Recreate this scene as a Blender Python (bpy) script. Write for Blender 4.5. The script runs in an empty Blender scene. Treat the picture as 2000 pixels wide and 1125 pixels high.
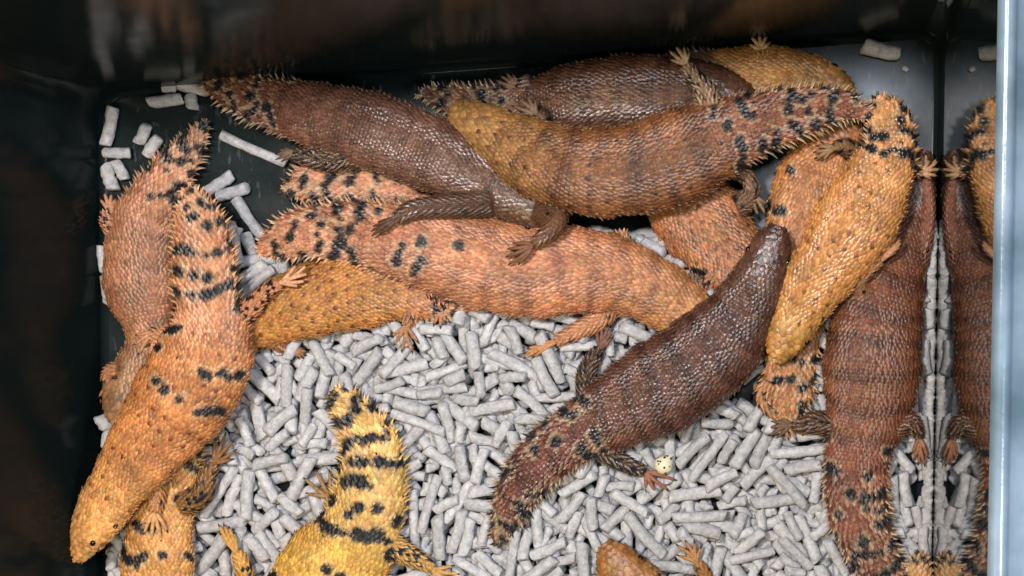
import bpy, bmesh, math, random
import numpy as np
from mathutils import Vector, Matrix, kdtree

# ------------------------------------------------------------------ units
# The tub floor is laid out in "floor units" (fu): 1 fu = 0.2 mm.  Tub is about 33 cm wide.
S = 0.0002
NX, NY, H = 1600.0, 600.0, 3000.0        # foot point and height of the camera, in fu
WALL_H = 990.0
scn = bpy.context.scene
col = scn.collection

# ------------------------------------------------------------------ camera
cam_d = bpy.data.cameras.new('camera')
cam = bpy.data.objects.new('camera', cam_d)
col.objects.link(cam)
cam.location = ((NX - 1000) * S, (562.5 - NY) * S, H * S)
cam.rotation_euler = (0, 0, 0)
cam_d.sensor_width = 36.0
cam_d.lens = 36.0 * H / 2000.0
cam_d.shift_x = (1000 - NX) / 2000.0
cam_d.shift_y = (NY - 562.5) / 2000.0
cam_d.clip_start = 0.01
cam_d.clip_end = 50
scn.camera = cam

# ------------------------------------------------------------------ world + lamps
w = bpy.data.worlds.new('World'); scn.world = w; w.use_nodes = True
bg = w.node_tree.nodes['Background']
bg.inputs[0].default_value = (0.55, 0.62, 0.70, 1); bg.inputs[1].default_value = 0.03

def area(name, x, y, z, sx, sy, power, color, tx, ty, tz=0):
    d = bpy.data.lights.new(name, 'AREA'); d.shape = 'RECTANGLE'
    d.size = sx * S; d.size_y = sy * S; d.energy = power; d.color = color
    o = bpy.data.objects.new(name, d); col.objects.link(o)
    o.location = ((x - 1000) * S, (562.5 - y) * S, z * S)
    t = Vector(((tx - 1000) * S, (562.5 - ty) * S, tz * S))
    o.rotation_euler = (t - o.location).to_track_quat('-Z', 'Y').to_euler()
    return o
area('ceiling_lamp', 640, -120, 3900, 380, 300, 5.6, (1.0, 0.955, 0.94), 950, 560)
area('side_lamp', 1930, -60, 3300, 300, 300, 1.5, (0.80, 0.88, 1.0), 1400, 500)
area('warm_lamp', 350, 1750, 2900, 400, 400, 1.35, (1.0, 0.84, 0.55), 560, 1150)

area('rim_fill', 2750, 1150, 2300, 300, 700, 1.1, (0.82, 0.88, 1.0), 1900, 900, 900)  # cool fill light, added to brighten the near end of the rim

scn.view_settings.view_transform = 'Standard'
scn.view_settings.look = 'None'
scn.view_settings.exposure = -0.28
scn.view_settings.gamma = 1.0
scn.render.engine = 'CYCLES'
scn.cycles.max_bounces = 6

# ------------------------------------------------------------------ helpers
def srgb(r, g, b):
    f = lambda c: (c / 255 / 12.92) if c <= 10 else ((c / 255 + 0.055) / 1.055) ** 2.4
    return np.array([f(r), f(g), f(b)])

def nodes_mat(name):
    m = bpy.data.materials.new(name); m.use_nodes = True
    nt = m.node_tree; b = nt.nodes['Principled BSDF']
    return m, nt, b

def tag(o, label=None, cat=None, group=None, kind=None):
    if label: o['label'] = label
    if cat: o['category'] = cat
    if group: o['group'] = group
    if kind: o['kind'] = kind
    return o

def mesh_obj(name, verts, faces, mat, parent=None, origin=(0, 0, 0), colors=None, smooth=False):
    """verts in fu (x right, y up, z up), origin in fu"""
    v = (np.asarray(verts, float) - np.asarray(origin, float)) * S
    me = bpy.data.meshes.new(name)
    me.from_pydata(v.tolist(), [], [tuple(f) for f in faces] if not isinstance(faces, np.ndarray) else faces.tolist())
    me.update()
    if colors is not None:
        ca = me.color_attributes.new('Col', 'FLOAT_COLOR', 'POINT')
        c4 = np.ones((len(v), 4), np.float32); c4[:, :3] = colors
        ca.data.foreach_set('color', c4.ravel())
    if smooth:
        me.polygons.foreach_set('use_smooth', [True] * len(me.polygons))
    me.materials.append(mat)
    o = bpy.data.objects.new(name, me); col.objects.link(o)
    if parent is not None:
        o.parent = parent            # children share the parent's origin
    else:
        o.location = Vector([c * S for c in origin])
    return o

def unproj(x, y, z):
    k = (H - z) / H
    X = NX + (x - NX) * k; Y = NY + (y - NY) * k
    return X - 1000.0, 562.5 - Y

# ------------------------------------------------------------------ materials
def mat_skin(name, rough, bump, spec=0.5):
    m, nt, b = nodes_mat(name)
    at = nt.nodes.new('ShaderNodeAttribute'); at.attribute_name = 'Col'
    tc = nt.nodes.new('ShaderNodeTexCoord')
    n1 = nt.nodes.new('ShaderNodeTexNoise'); n1.inputs['Scale'].default_value = 900; n1.inputs['Detail'].default_value = 3
    nt.links.new(tc.outputs['Object'], n1.inputs['Vector'])
    mr = nt.nodes.new('ShaderNodeMapRange'); mr.inputs[1].default_value = 0.3; mr.inputs[2].default_value = 0.7
    mr.inputs[3].default_value = 0.72; mr.inputs[4].default_value = 1.18
    nt.links.new(n1.outputs[0], mr.inputs[0])
    mx = nt.nodes.new('ShaderNodeVectorMath'); mx.operation = 'SCALE'
    nt.links.new(at.outputs['Color'], mx.inputs[0]); nt.links.new(mr.outputs[0], mx.inputs['Scale'])
    nt.links.new(mx.outputs[0], b.inputs['Base Color'])
    b.inputs['Roughness'].default_value = rough
    b.inputs['Specular IOR Level'].default_value = spec
    bp = nt.nodes.new('ShaderNodeBump'); bp.inputs['Strength'].default_value = bump; bp.inputs['Distance'].default_value = 0.0004
    n2 = nt.nodes.new('ShaderNodeTexNoise'); n2.inputs['Scale'].default_value = 1400
    nt.links.new(tc.outputs['Object'], n2.inputs['Vector'])
    nt.links.new(n2.outputs[0], bp.inputs['Height']); nt.links.new(bp.outputs[0], b.inputs['Normal'])
    return m
M_SCALE = mat_skin('keeled_scale', 0.40, 0.25, 0.5)
M_GLOSS = mat_skin('glossy_scale', 0.30, 0.2, 0.5)
M_SPINE = mat_skin('horny_spine', 0.45, 0.1, 0.4)
M_SKIN = mat_skin('soft_skin', 0.55, 0.6, 0.35)
M_EYE, _nt, _b = nodes_mat('eye_dark'); _b.inputs['Base Color'].default_value = (0.01, 0.007, 0.005, 1); _b.inputs['Roughness'].default_value = 0.08

def mat_pellet():
    m, nt, b = nodes_mat('litter_pellet')
    tc = nt.nodes.new('ShaderNodeTexCoord'); oi = nt.nodes.new('ShaderNodeObjectInfo')
    n1 = nt.nodes.new('ShaderNodeTexNoise'); n1.inputs['Scale'].default_value = 420; n1.inputs['Detail'].default_value = 5
    n1.inputs['Roughness'].default_value = 0.65
    nt.links.new(tc.outputs['Object'], n1.inputs['Vector'])
    cr = nt.nodes.new('ShaderNodeValToRGB')
    cr.color_ramp.elements[0].position = 0.30; cr.color_ramp.elements[0].color = (0.36, 0.352, 0.355, 1)
    cr.color_ramp.elements[1].position = 0.66; cr.color_ramp.elements[1].color = (0.68, 0.668, 0.67, 1)
    nt.links.new(n1.outputs[0], cr.inputs[0])
    mr = nt.nodes.new('ShaderNodeMapRange'); mr.inputs[3].default_value = 0.86; mr.inputs[4].default_value = 1.1
    nt.links.new(oi.outputs['Random'], mr.inputs[0])
    mx = nt.nodes.new('ShaderNodeVectorMath'); mx.operation = 'SCALE'
    nt.links.new(cr.outputs[0], mx.inputs[0]); nt.links.new(mr.outputs[0], mx.inputs['Scale'])
    nt.links.new(mx.outputs[0], b.inputs['Base Color'])
    b.inputs['Roughness'].default_value = 0.85; b.inputs['Specular IOR Level'].default_value = 0.25
    bp = nt.nodes.new('ShaderNodeBump'); bp.inputs['Strength'].default_value = 0.7; bp.inputs['Distance'].default_value = 0.0006
    n2 = nt.nodes.new('ShaderNodeTexNoise'); n2.inputs['Scale'].default_value = 800; n2.inputs['Detail'].default_value = 4
    nt.links.new(tc.outputs['Object'], n2.inputs['Vector'])
    nt.links.new(n2.outputs[0], bp.inputs['Height']); nt.links.new(bp.outputs[0], b.inputs['Normal'])
    return m
M_PELLET = mat_pellet()

def mat_tub(name, rough_lo, rough_hi, ior, scuff):
    m, nt, b = nodes_mat(name)
    tc = nt.nodes.new('ShaderNodeTexCoord')
    mp = nt.nodes.new('ShaderNodeMapping'); mp.inputs['Scale'].default_value = (1, 1, 1)
    nt.links.new(tc.outputs['Object'], mp.inputs['Vector'])
    n1 = nt.nodes.new('ShaderNodeTexNoise'); n1.inputs['Scale'].default_value = 55; n1.inputs['Detail'].default_value = 6
    nt.links.new(mp.outputs[0], n1.inputs['Vector'])
    mr = nt.nodes.new('ShaderNodeMapRange'); mr.inputs[1].default_value = 0.35; mr.inputs[2].default_value = 0.7
    mr.inputs[3].default_value = rough_lo; mr.inputs[4].default_value = rough_hi
    nt.links.new(n1.outputs[0], mr.inputs[0]); nt.links.new(mr.outputs[0], b.inputs['Roughness'])
    # fine pale scuffs: thin streaks of a stretched noise
    mp2 = nt.nodes.new('ShaderNodeMapping'); mp2.inputs['Scale'].default_value = (420, 130, 130); mp2.inputs['Rotation'].default_value = (0, 0, 0.5)
    nt.links.new(tc.outputs['Object'], mp2.inputs['Vector'])
    n2 = nt.nodes.new('ShaderNodeTexNoise'); n2.inputs['Scale'].default_value = 1.0; n2.inputs['Detail'].default_value = 4
    nt.links.new(mp2.outputs[0], n2.inputs['Vector'])
    r2 = nt.nodes.new('ShaderNodeMapRange'); r2.inputs[1].default_value = 0.60; r2.inputs[2].default_value = 0.78
    r2.inputs[3].default_value = 0; r2.inputs[4].default_value = scuff
    nt.links.new(n2.outputs[0], r2.inputs[0])
    mx = nt.nodes.new('ShaderNodeMix'); mx.data_type = 'RGBA'
    mx.inputs['A'].default_value = (0.010, 0.0165, 0.0165, 1); mx.inputs['B'].default_value = (0.42, 0.47, 0.52, 1)
    nt.links.new(r2.outputs[0], mx.inputs['Factor']); nt.links.new(mx.outputs['Result'], b.inputs['Base Color'])
    b.inputs['IOR'].default_value = ior
    return m
M_FLOOR = mat_tub('scuffed_black_plastic', 0.20, 0.36, 1.42, 0.25)
M_WALL = mat_tub('dull_dark_plastic', 0.12, 0.20, 1.095, 0.012)
M_MIRROR = mat_tub('polished_dark_plastic', 0.015, 0.04, 2.3, 0.01)
M_RIM, _nt, _b = nodes_mat('pale_blue_rim')
_t = _nt.nodes.new('ShaderNodeTexCoord'); _n = _nt.nodes.new('ShaderNodeTexNoise'); _n.inputs['Scale'].default_value = 38; _n.inputs['Detail'].default_value = 5
_nt.links.new(_t.outputs['Object'], _n.inputs['Vector'])
_c = _nt.nodes.new('ShaderNodeValToRGB'); _c.color_ramp.elements[0].position = .35; _c.color_ramp.elements[0].color = (0.10, 0.15, 0.18, 1); _c.color_ramp.elements[1].position = .68; _c.color_ramp.elements[1].color = (0.26, 0.33, 0.40, 1)
_nt.links.new(_n.outputs[0], _c.inputs[0]); _nt.links.new(_c.outputs[0], _b.inputs['Base Color']); _b.inputs['Roughness'].default_value = 0.22
_p = _nt.nodes.new('ShaderNodeBump'); _p.inputs['Strength'].default_value = .35; _p.inputs['Distance'].default_value = .002
_nt.links.new(_n.outputs[0], _p.inputs['Height']); _nt.links.new(_p.outputs[0], _b.inputs['Normal'])
M_TABLE, _nt, _b = nodes_mat('table_laminate')
_n = _nt.nodes.new('ShaderNodeTexNoise'); _n.inputs['Scale'].default_value = 14
_c = _nt.nodes.new('ShaderNodeValToRGB'); _c.color_ramp.elements[0].color = (0.20, 0.27, 0.31, 1); _c.color_ramp.elements[1].color = (0.36, 0.43, 0.48, 1)
_nt.links.new(_n.outputs[0], _c.inputs[0]); _nt.links.new(_c.outputs[0], _b.inputs['Base Color']); _b.inputs['Roughness'].default_value = 0.5

# ------------------------------------------------------------------ tub
def rounded_poly(corners, rad, n=10):
    pts = []
    m = len(corners)
    for i in range(m):
        p = np.array(corners[i], float); a = np.array(corners[i - 1], float); b = np.array(corners[(i + 1) % m], float)
        u = (a - p) / np.linalg.norm(a - p); v = (b - p) / np.linalg.norm(b - p)
        p0 = p + u * rad; p1 = p + v * rad
        for k in range(n + 1):
            t = k / n
            q = (1 - t) ** 2 * p0 + 2 * t * (1 - t) * p + t ** 2 * p1
            pts.append(q)
        nseg = 6
        nxt = np.array(corners[(i + 1) % m], float); w_ = (p - nxt) / np.linalg.norm(p - nxt)
        e = nxt + w_ * rad
        for k in range(1, nseg):
            pts.append(p1 + (e - p1) * k / nseg)
    return np.array(pts)
TUB = [(196, 182), (1836, 62), (1806, 1720), (212, 1720)]
outline = rounded_poly([(x - 1000, 562.5 - y) for x, y in TUB], 62)
def offset(poly, d):
    a = np.roll(poly, 1, 0); b = np.roll(poly, -1, 0)
    t = b - a; t /= np.linalg.norm(t, axis=1)[:, None]
    n = np.stack([t[:, 1], -t[:, 0]], 1)
    c = poly.mean(0)
    s = np.sign(((poly - c) * n).sum(1).mean())
    return poly + n * s * d
def rings(name, rl, mat, parent, origin, cap_first=False, smooth=True):
    V = []; F = []
    n = len(rl[0])
    for r in rl: V += [tuple(p) for p in r]
    for i in range(len(rl) - 1):
        for j in range(n):
            F.append((i * n + j, i * n + (j + 1) % n, (i + 1) * n + (j + 1) % n, (i + 1) * n + j))
    if cap_first: F.append(tuple(range(n)))
    return mesh_obj(name, V, F, mat, parent, origin, smooth=smooth)
def at_z(poly, z): return np.column_stack([poly, np.full(len(poly), z)])
tub = bpy.data.objects.new('plastic_tub', None); col.objects.link(tub)
tag(tub, 'open dark plastic tub with shiny walls and pale blue rim holding the lizards', 'tub')
FIL = 12.0
fil = [at_z(offset(outline, -FIL), 0.0)]
for k in range(1, 7):
    a = math.pi / 2 * k / 6
    fil.append(at_z(offset(outline, -FIL + FIL * math.sin(a)), FIL * (1 - math.cos(a))))
mesh_obj('floor_panel', fil[0], [tuple(range(len(fil[0])))], M_FLOOR, tub)
rings('floor_edge', fil, M_WALL, tub, (0, 0, 0))
def wall_strip(name, idx, mat):
    zs = (FIL, 300.0, WALL_H); V = []; F = []; m = len(idx)
    for z in zs: V += [(outline[i][0], outline[i][1], z) for i in idx]
    for r in range(len(zs) - 1):
        for j in range(m - 1): F.append((r * m + j, r * m + j + 1, (r + 1) * m + j + 1, (r + 1) * m + j))
    return mesh_obj(name, V, F, mat, tub, smooth=True)
seam = [i for i in range(len(outline)) if outline[i][0] > 800]          # side wall by the rim: polished, the others are worn dull
a0 = min(seam); order_ = seam
rest = list(range(seam[-1], len(outline))) + list(range(0, seam[0] + 1))
wall_strip('mirror_wall', seam, M_MIRROR); wall_strip('wall', rest, M_WALL)
rp = [(0, WALL_H), (2, WALL_H + 6), (8, WALL_H + 11), (16, WALL_H + 12), (22, WALL_H + 8), (26, WALL_H), (29, WALL_H - 8), (95, WALL_H - 8), (100, WALL_H - 12), (101, WALL_H - 50), (97, WALL_H - 50)]
rings('rim', [at_z(offset(outline, d), z) for d, z in rp], M_RIM, tub, (0, 0, 0))
ob = [at_z(offset(outline, 6), WALL_H - 9), at_z(offset(outline, 6), -6)]
rings('outer_wall', ob, M_WALL, tub, (0, 0, 0))
tb = mesh_obj('table_top', [(-2600, -2600, -8), (3000, -2600, -8), (3000, 2200, -8), (-2600, 2200, -8), (-2600, -2600, -60), (3000, -2600, -60), (3000, 2200, -60), (-2600, 2200, -60)],
              [(0, 1, 2, 3), (7, 6, 5, 4), (0, 4, 5, 1), (1, 5, 6, 2), (2, 6, 7, 3), (3, 7, 4, 0)], M_TABLE)
tag(tb, kind='structure')

# ------------------------------------------------------------------ skink builder
def crom(P, n_per=14):
    P = np.asarray(P, float)
    Q = np.vstack([2 * P[0] - P[1], P, 2 * P[-1] - P[-2]])
    out = []
    for i in range(1, len(Q) - 2):
        p0, p1, p2, p3 = Q[i - 1], Q[i], Q[i + 1], Q[i + 2]
        for k in range(n_per):
            t = k / n_per
            out.append(0.5 * ((2 * p1) + (-p0 + p2) * t + (2 * p0 - 5 * p1 + 4 * p2 - p3) * t * t + (-p0 + 3 * p1 - 3 * p2 + p3) * t ** 3))
    out.append(P[-1])
    return np.array(out)

class Tube:
    """swept flattened tube through control points (x, y, half width, z of centre line)"""
    def __init__(self, pts, flat, step=5.0, ex=0.88, roll=None):
        A = crom(pts)
        A[:, 2] = np.maximum(A[:, 2], 1.2)
        X, Y = unproj(A[:, 0], A[:, 1], A[:, 3])
        C = np.column_stack([X, Y, A[:, 3]])
        hw = A[:, 2] * (H - A[:, 3]) / H
        d = np.r_[0, np.cumsum(np.linalg.norm(np.diff(C, axis=0), axis=1))]
        L = d[-1]; n = max(6, int(L / step))
        s = np.linspace(0, L, n + 1)
        self.C = np.column_stack([np.interp(s, d, C[:, k]) for k in range(3)])
        self.a = np.interp(s, d, hw); self.s = s; self.L = L; self.ex = ex
        self.ctrl_s = d[::14]
        tt = s / L
        if L > 350:
            q = self.C[0, 0]
            self.a = self.a * (1 + .022 * np.sin(s / 21 + q) + .018 * np.sin(s / 9.3 + q * 2) + .012 * np.sin(s / 5.1 + q) + .028 * np.exp(-((s - 150) / 45) ** 2) * np.sin(s / 3.2))
        self.b = self.a * (np.interp(tt, flat[0], flat[1]))
        T = np.gradient(self.C, axis=0); 
        for _ in range(2): T[1:-1] = (T[:-2] + T[1:-1] * 2 + T[2:]) / 4
        T /= np.linalg.norm(T, axis=1)[:, None]
        N = np.cross(T, [0, 0, 1.0]); N /= np.linalg.norm(N, axis=1)[:, None]
        U = np.cross(N, T)
        if roll:
            ra = np.radians(np.interp(tt, roll[0], roll[1]))[:, None]
            N, U = N * np.cos(ra) + U * np.sin(ra), U * np.cos(ra) - N * np.sin(ra)
        self.T, self.N, self.U = T, N, U
    def prof(self, phi):
        sn, cs = np.sin(phi), np.cos(phi)
        return np.sign(sn) * np.abs(sn) ** self.ex, np.where(cs > 0, np.abs(cs) ** 0.92, -0.8 * np.abs(cs) ** 0.7)
    def mesh(self, nseg=22):
        ph = np.linspace(-math.pi, math.pi, nseg, endpoint=False)
        px, pz = self.prof(ph)
        V = (self.C[:, None, :] + self.N[:, None, :] * (self.a[:, None, None] * px[None, :, None]) + self.U[:, None, :] * (self.b[:, None, None] * pz[None, :, None]))
        n = len(self.C)
        V = V.reshape(-1, 3)
        F = []
        for i in range(n - 1):
            for j in range(nseg):
                F.append((i * nseg + j, i * nseg + (j + 1) % nseg, (i + 1) * nseg + (j + 1) % nseg, (i + 1) * nseg + j))
        F.append(tuple(range(nseg))[::-1]); F.append(tuple(range((n - 1) * nseg, n * nseg)))
        return V, F
    def at(self, s, phi):
        s = np.atleast_1d(s); phi = np.atleast_1d(phi)
        I = lambda A: np.column_stack([np.interp(s, self.s, A[:, k]) for k in range(3)])
        C, T, N, U = I(self.C), I(self.T), I(self.N), I(self.U)
        a = np.interp(s, self.s, self.a); b = np.interp(s, self.s, self.b)
        px, pz = self.prof(phi)
        P = C + N * (a * px)[:, None] + U * (b * pz)[:, None]
        e = 0.02
        qx, qz = self.prof(phi + e); rx, rz = self.prof(phi - e)
        B = N * (a * (qx - rx))[:, None] + U * (b * (qz - rz))[:, None]
        B /= np.linalg.norm(B, axis=1)[:, None] + 1e-9
        # slope of the girth along the body tilts the normal
        a2 = np.interp(s + 3, self.s, self.a); a1 = np.interp(s - 3, self.s, self.a)
        nrm = np.cross(T, B); 
        flip = np.sign((nrm * (P - C)).sum(1)); flip[flip == 0] = 1
        nrm *= flip[:, None]
        return P, T, B, nrm

SC_V = np.array([(-.55, 0, .02), (-.15, -.53, -.12), (-.15, .53, -.12), (.35, -.38, -.03), (.35, .38, -.03), (.10, 0, .30), (.86, 0, .16)])
SC_F = np.array([(0, 1, 5), (0, 5, 2), (1, 3, 5), (2, 5, 4), (3, 6, 5), (4, 5, 6)])
SP_V = np.array([(-.12, -.5, -.2), (-.12, .5, -.2), (.0, 0, .55), (.0, 0, -.5), (.45, -.3, .02), (.45, .3, .02), (.45, 0, .36), (.45, 0, -.26), (1.0, 0, .32)])
SP_F = np.array([(0, 4, 6), (0, 6, 2), (2, 6, 5), (2, 5, 1), (1, 5, 7), (1, 7, 3), (3, 7, 4), (3, 4, 0), (4, 8, 6), (6, 8, 5), (5, 8, 7), (7, 8, 4)])

def stamp(tv, tf, P, D, B, W, ln, wd, ht):
    n = len(P); k = len(tv)
    V = (P[:, None, :] + D[:, None, :] * (tv[None, :, 0, None] * ln[:, None, None]) + B[:, None, :] * (tv[None, :, 1, None] * wd[:, None, None])
         + W[:, None, :] * (tv[None, :, 2, None] * ht[:, None, None]))
    F = (tf[None, :, :] + (np.arange(n) * k)[:, None, None]).reshape(-1, 3)
    return V.reshape(-1, 3), F

def norm(A): return A / (np.linalg.norm(A, axis=1)[:, None] + 1e-9)

BLACK = np.array([0.010, 0.010, 0.012]); CREAM = srgb(238, 214, 172)

_vr = np.random.default_rng(99).random((64, 64))
def vnoise(P, cell, o=0.0):
    x = P[:, 0] / cell + o * 7.3 + 1000; y = P[:, 1] / cell + o * 3.1 + 1000
    i = np.floor(x).astype(int); j = np.floor(y).astype(int); u = x - i; v = y - j
    u = u * u * (3 - 2 * u); v = v * v * (3 - 2 * v)
    g = lambda a, b: _vr[a % 64, b % 64]
    return (g(i, j) * (1 - u) + g(i + 1, j) * u) * (1 - v) + (g(i, j + 1) * (1 - u) + g(i + 1, j + 1) * u) * v
class Acc:
    def __init__(self): self.v = []; self.f = []; self.c = []; self.n = 0
    def add(self, V, F, C):
        self.v.append(V); self.f.append(F + self.n); self.c.append(C); self.n += len(V)
    def get(self): return np.vstack(self.v), np.vstack(self.f), np.vstack(self.c)

def smooth01(x, a, b):
    t = np.clip((x - a) / (b - a), 0, 1); return t * t * (3 - 2 * t)

def skink(label, body, hip, cols, limbs=(), spots=0.6, spot_from=None, dots=0.0, bars=0.0, gloss=False, eyes=True, seed=1,
          mott=0.16, spine=1.0, flat=0.52, sp=8.4, srad=8.6, roll=None, eye_phi=70, cream=0.55, fl_amt=0.7, group='spiny tailed skinks heaped in the tub', wide=1.0):
    rng = np.random.default_rng(seed)
    body = [tuple(p) if len(p) == 4 else p for p in body]
    tb_ = Tube(body, ([0, .08, .2, .4, .6, 1], [.75, .62, flat, flat, flat * .92, flat * .85]), roll=roll)
    L = tb_.L; s_hip = tb_.ctrl_s[hip]; s_head = min(0.20 * L, 150)
    if spot_from is None: spot_from = s_hip - 0.14 * L
    ph1 = rng.uniform(0, 6.28, 12); fr = rng.uniform(0.012, 0.06, 12); an = rng.uniform(0, 6.28, 12)
    def lowf(P):
        r = 0
        for k in range(12): r = r + np.sin(P[:, 0] * fr[k] * np.cos(an[k]) + P[:, 1] * fr[k] * np.sin(an[k]) + ph1[k])
        return r / 5.0
    chead, cmid, ctail = [np.array(c) * .98 + np.mean(c) * .02 for c in cols]
    def basecol(s, P):
        t = s / L
        wv = np.clip((s - s_head * 0.6) / (0.22 * L), 0, 1)[:, None]
        wt = smooth01(s, s_hip - 0.1 * L, s_hip + 0.05 * L)[:, None]
        c = chead * (1 - wv) + cmid * wv
        c = c * (1 - wt) + ctail * wt
        c = c * (1 + mott * lowf(P))[:, None]
        return c
    scales, spines = Acc(), Acc()
    skin_pts, skin_cols = [], []
    # ---- rows of scales
    s = 6.0; row = 0; rows = []
    S_, PHI_, R_, J_, SP_ = [], [], [], [], []
    fine = np.radians(np.linspace(-112, 112, 90))
    while s < L - 3:
        tl = smooth01(np.array([s]), s_hip, s_hip + 0.12 * L)[0]
        hd = 1 - smooth01(np.array([s]), s_head * .6, s_head)[0]
        a_here = np.interp(s, tb_.s, tb_.a)
        p = sp * (1 + 0.30 * tl + 0.15 * hd + (.55 if s < 85 * wide else 0)) * (0.78 + 0.22 * min(1, a_here / 55))
        b_here = np.interp(s, tb_.s, tb_.b)
        px, pz = tb_.prof(fine)
        arc = np.r_[0, np.cumsum(np.hypot(np.diff(px * a_here), np.diff(pz * b_here)))]
        nc = max(3, int(round(arc[-1] / (p * 0.98))))
        if nc % 2 == 0: nc += 1
        off = 0.5 if row % 2 else 0.0
        jj = np.arange(nc - (1 if off else 0)) + off
        phi = np.interp((jj + 0.5 * 0) / (nc - 1) * arc[-1], arc, fine)
        S_.append(np.full(len(phi), s) + rng.normal(0, 0.06 * p, len(phi))); PHI_.append(phi); R_.append(np.full(len(phi), row)); J_.append(jj - (nc - 1) / 2); SP_.append(np.full(len(phi), p))
        rows.append(s)
        s += p * 0.80; row += 1
    S_, PHI_, R_, J_, SP_ = map(np.concatenate, (S_, PHI_, R_, J_, SP_))
    PHI_ = PHI_ + rng.normal(0, 0.02, len(PHI_))
    P, T, B, Nn = tb_.at(S_, PHI_)
    tl = smooth01(S_, s_hip - 0.02 * L, s_hip + 0.10 * L); hd = 1 - smooth01(S_, s_head * .55, s_head)
    lam = np.abs(PHI_) / math.radians(100)
    C = basecol(S_, P) * rng.uniform(0.74, 1.24, (len(P), 1)) * rng.normal(1, 0.05, (len(P), 3))
    m1 = vnoise(P, 34, seed); m2 = vnoise(P, 15, seed + 5)
    C *= (0.62 + 0.42 * m1 + 0.36 * m2)[:, None]
    fleck = smooth01(m2, 0.62, 0.85) * fl_amt
    C *= 1 - fleck[:, None] * np.array([.42, .50, .52])
    if bars > 0:
        ang = S_ / 62.0 * 6.28 + 1.3 * np.sin(PHI_ * 2 + seed) + lowf(P) * 1.2
        C *= 1 - (bars * 1.5 * smooth01(np.sin(ang), 0.0, 0.8) * (1 - hd) * (.55 + .9 * vnoise(P, 40, seed + 2)))[:, None] * np.array([.9, 1, 1])
    if dots > 0:
        d_ = (R_ % 4 < 1) & (np.floor(J_ + R_ * 0.25) % 3 == 0) & (rng.random(len(P)) < dots) & (tl < 0.6) & (S_ > 0.10 * L)
        C[d_] *= np.array([0.42, 0.34, 0.34])
    # black roundish spots set in transverse rows, each a few scales, with a pale edge
    black = np.zeros(len(P), bool)
    PS = None
    if spots > 0:
        sc = []
        s0 = L - 14
        while s0 > spot_from:
            dens = spots * (0.40 + 0.60 * smooth01(np.array([s0]), spot_from, s_hip + 0.03 * L)[0])
            ah = np.interp(s0, tb_.s, tb_.a)
            dphi = max(0.15, 1.75 * srad / (ah + 4)); on = rng.random() < dens
            ph = -1.75 + rng.uniform(0, dphi); wob = rng.uniform(0, 6.28)
            while ph < 1.75:
                if rng.random() < .45: on = rng.random() < dens * .9
                if on: sc.append((s0 + 9 * math.sin(ph * 3 + wob) + rng.normal(0, 4), ph + rng.normal(0, .06), srad * rng.uniform(.65, 1.25)))
                ph += dphi * rng.uniform(.75, 1.3)
            s0 -= rng.uniform(40, 58) * (srad / 8) ** .5 * (0.8 if s0 > s_hip else 1.25)
        if sc:
            sc = np.array(sc)
            PS = tb_.at(sc[:, 0], sc[:, 1])[0]
            dd = np.linalg.norm(P[:, None, :] - PS[None], axis=2) - sc[None, :, 2]
            dm = dd.min(1) + rng.normal(0, 0.8, len(P))
            ring = (dm >= 0) & (dm < 6)
            C[ring] = C[ring] * 0.72 + CREAM * 0.28
            black = dm < 0
            Cs = C.copy(); Cs[black] = BLACK
    C *= (1 + .10 * np.exp(-(PHI_ / .10) ** 2) * (1 - tl))[:, None]       # pale line along the back
    # ear opening, mouth line, lip
    ear = (np.abs(S_ - 112 * wide) < 6) & (np.abs(np.abs(PHI_) - 1.22) < .12)
    C[ear] = BLACK * 2
    mouth = (S_ < 92 * wide) & (lam > 0.83) & (lam < 0.905)
    C[mouth] *= .28
    lip = (S_ < 92 * wide) & (lam >= 0.905) & (lam < 1.05)
    C[lip] = C[lip] * 0.6 + CREAM * 0.4
    k = 0.03 + 0.07 * tl + 0.03 * lam - 0.03 * hd + rng.normal(0, 0.025, len(P))
    D = norm(T + Nn * k[:, None]); W = norm(np.cross(D, B)); W *= np.sign((W * Nn).sum(1))[:, None]
    ln = SP_ * (1.0 + 0.10 * tl); wd = SP_ * 1.02; ht = SP_ * (0.34 + 0.16 * tl - 0.16 * hd) * rng.uniform(.7, 1.3, len(P))
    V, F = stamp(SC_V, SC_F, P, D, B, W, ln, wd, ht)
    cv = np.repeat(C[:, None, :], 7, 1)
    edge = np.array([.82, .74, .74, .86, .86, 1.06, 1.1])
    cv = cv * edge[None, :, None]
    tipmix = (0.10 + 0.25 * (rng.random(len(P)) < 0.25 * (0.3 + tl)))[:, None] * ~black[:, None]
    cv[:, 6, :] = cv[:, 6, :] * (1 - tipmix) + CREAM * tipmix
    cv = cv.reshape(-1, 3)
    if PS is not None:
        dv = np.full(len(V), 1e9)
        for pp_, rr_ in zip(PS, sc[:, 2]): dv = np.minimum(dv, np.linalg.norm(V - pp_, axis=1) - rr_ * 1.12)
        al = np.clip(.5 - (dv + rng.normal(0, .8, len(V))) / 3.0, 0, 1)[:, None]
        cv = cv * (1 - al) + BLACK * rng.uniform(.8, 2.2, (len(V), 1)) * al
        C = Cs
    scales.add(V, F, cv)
    # spines: rows along both flanks, long and pale on the tail, short teeth on the trunk
    qs, qp, ql, qw, qk = [], [], [], [], []
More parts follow.
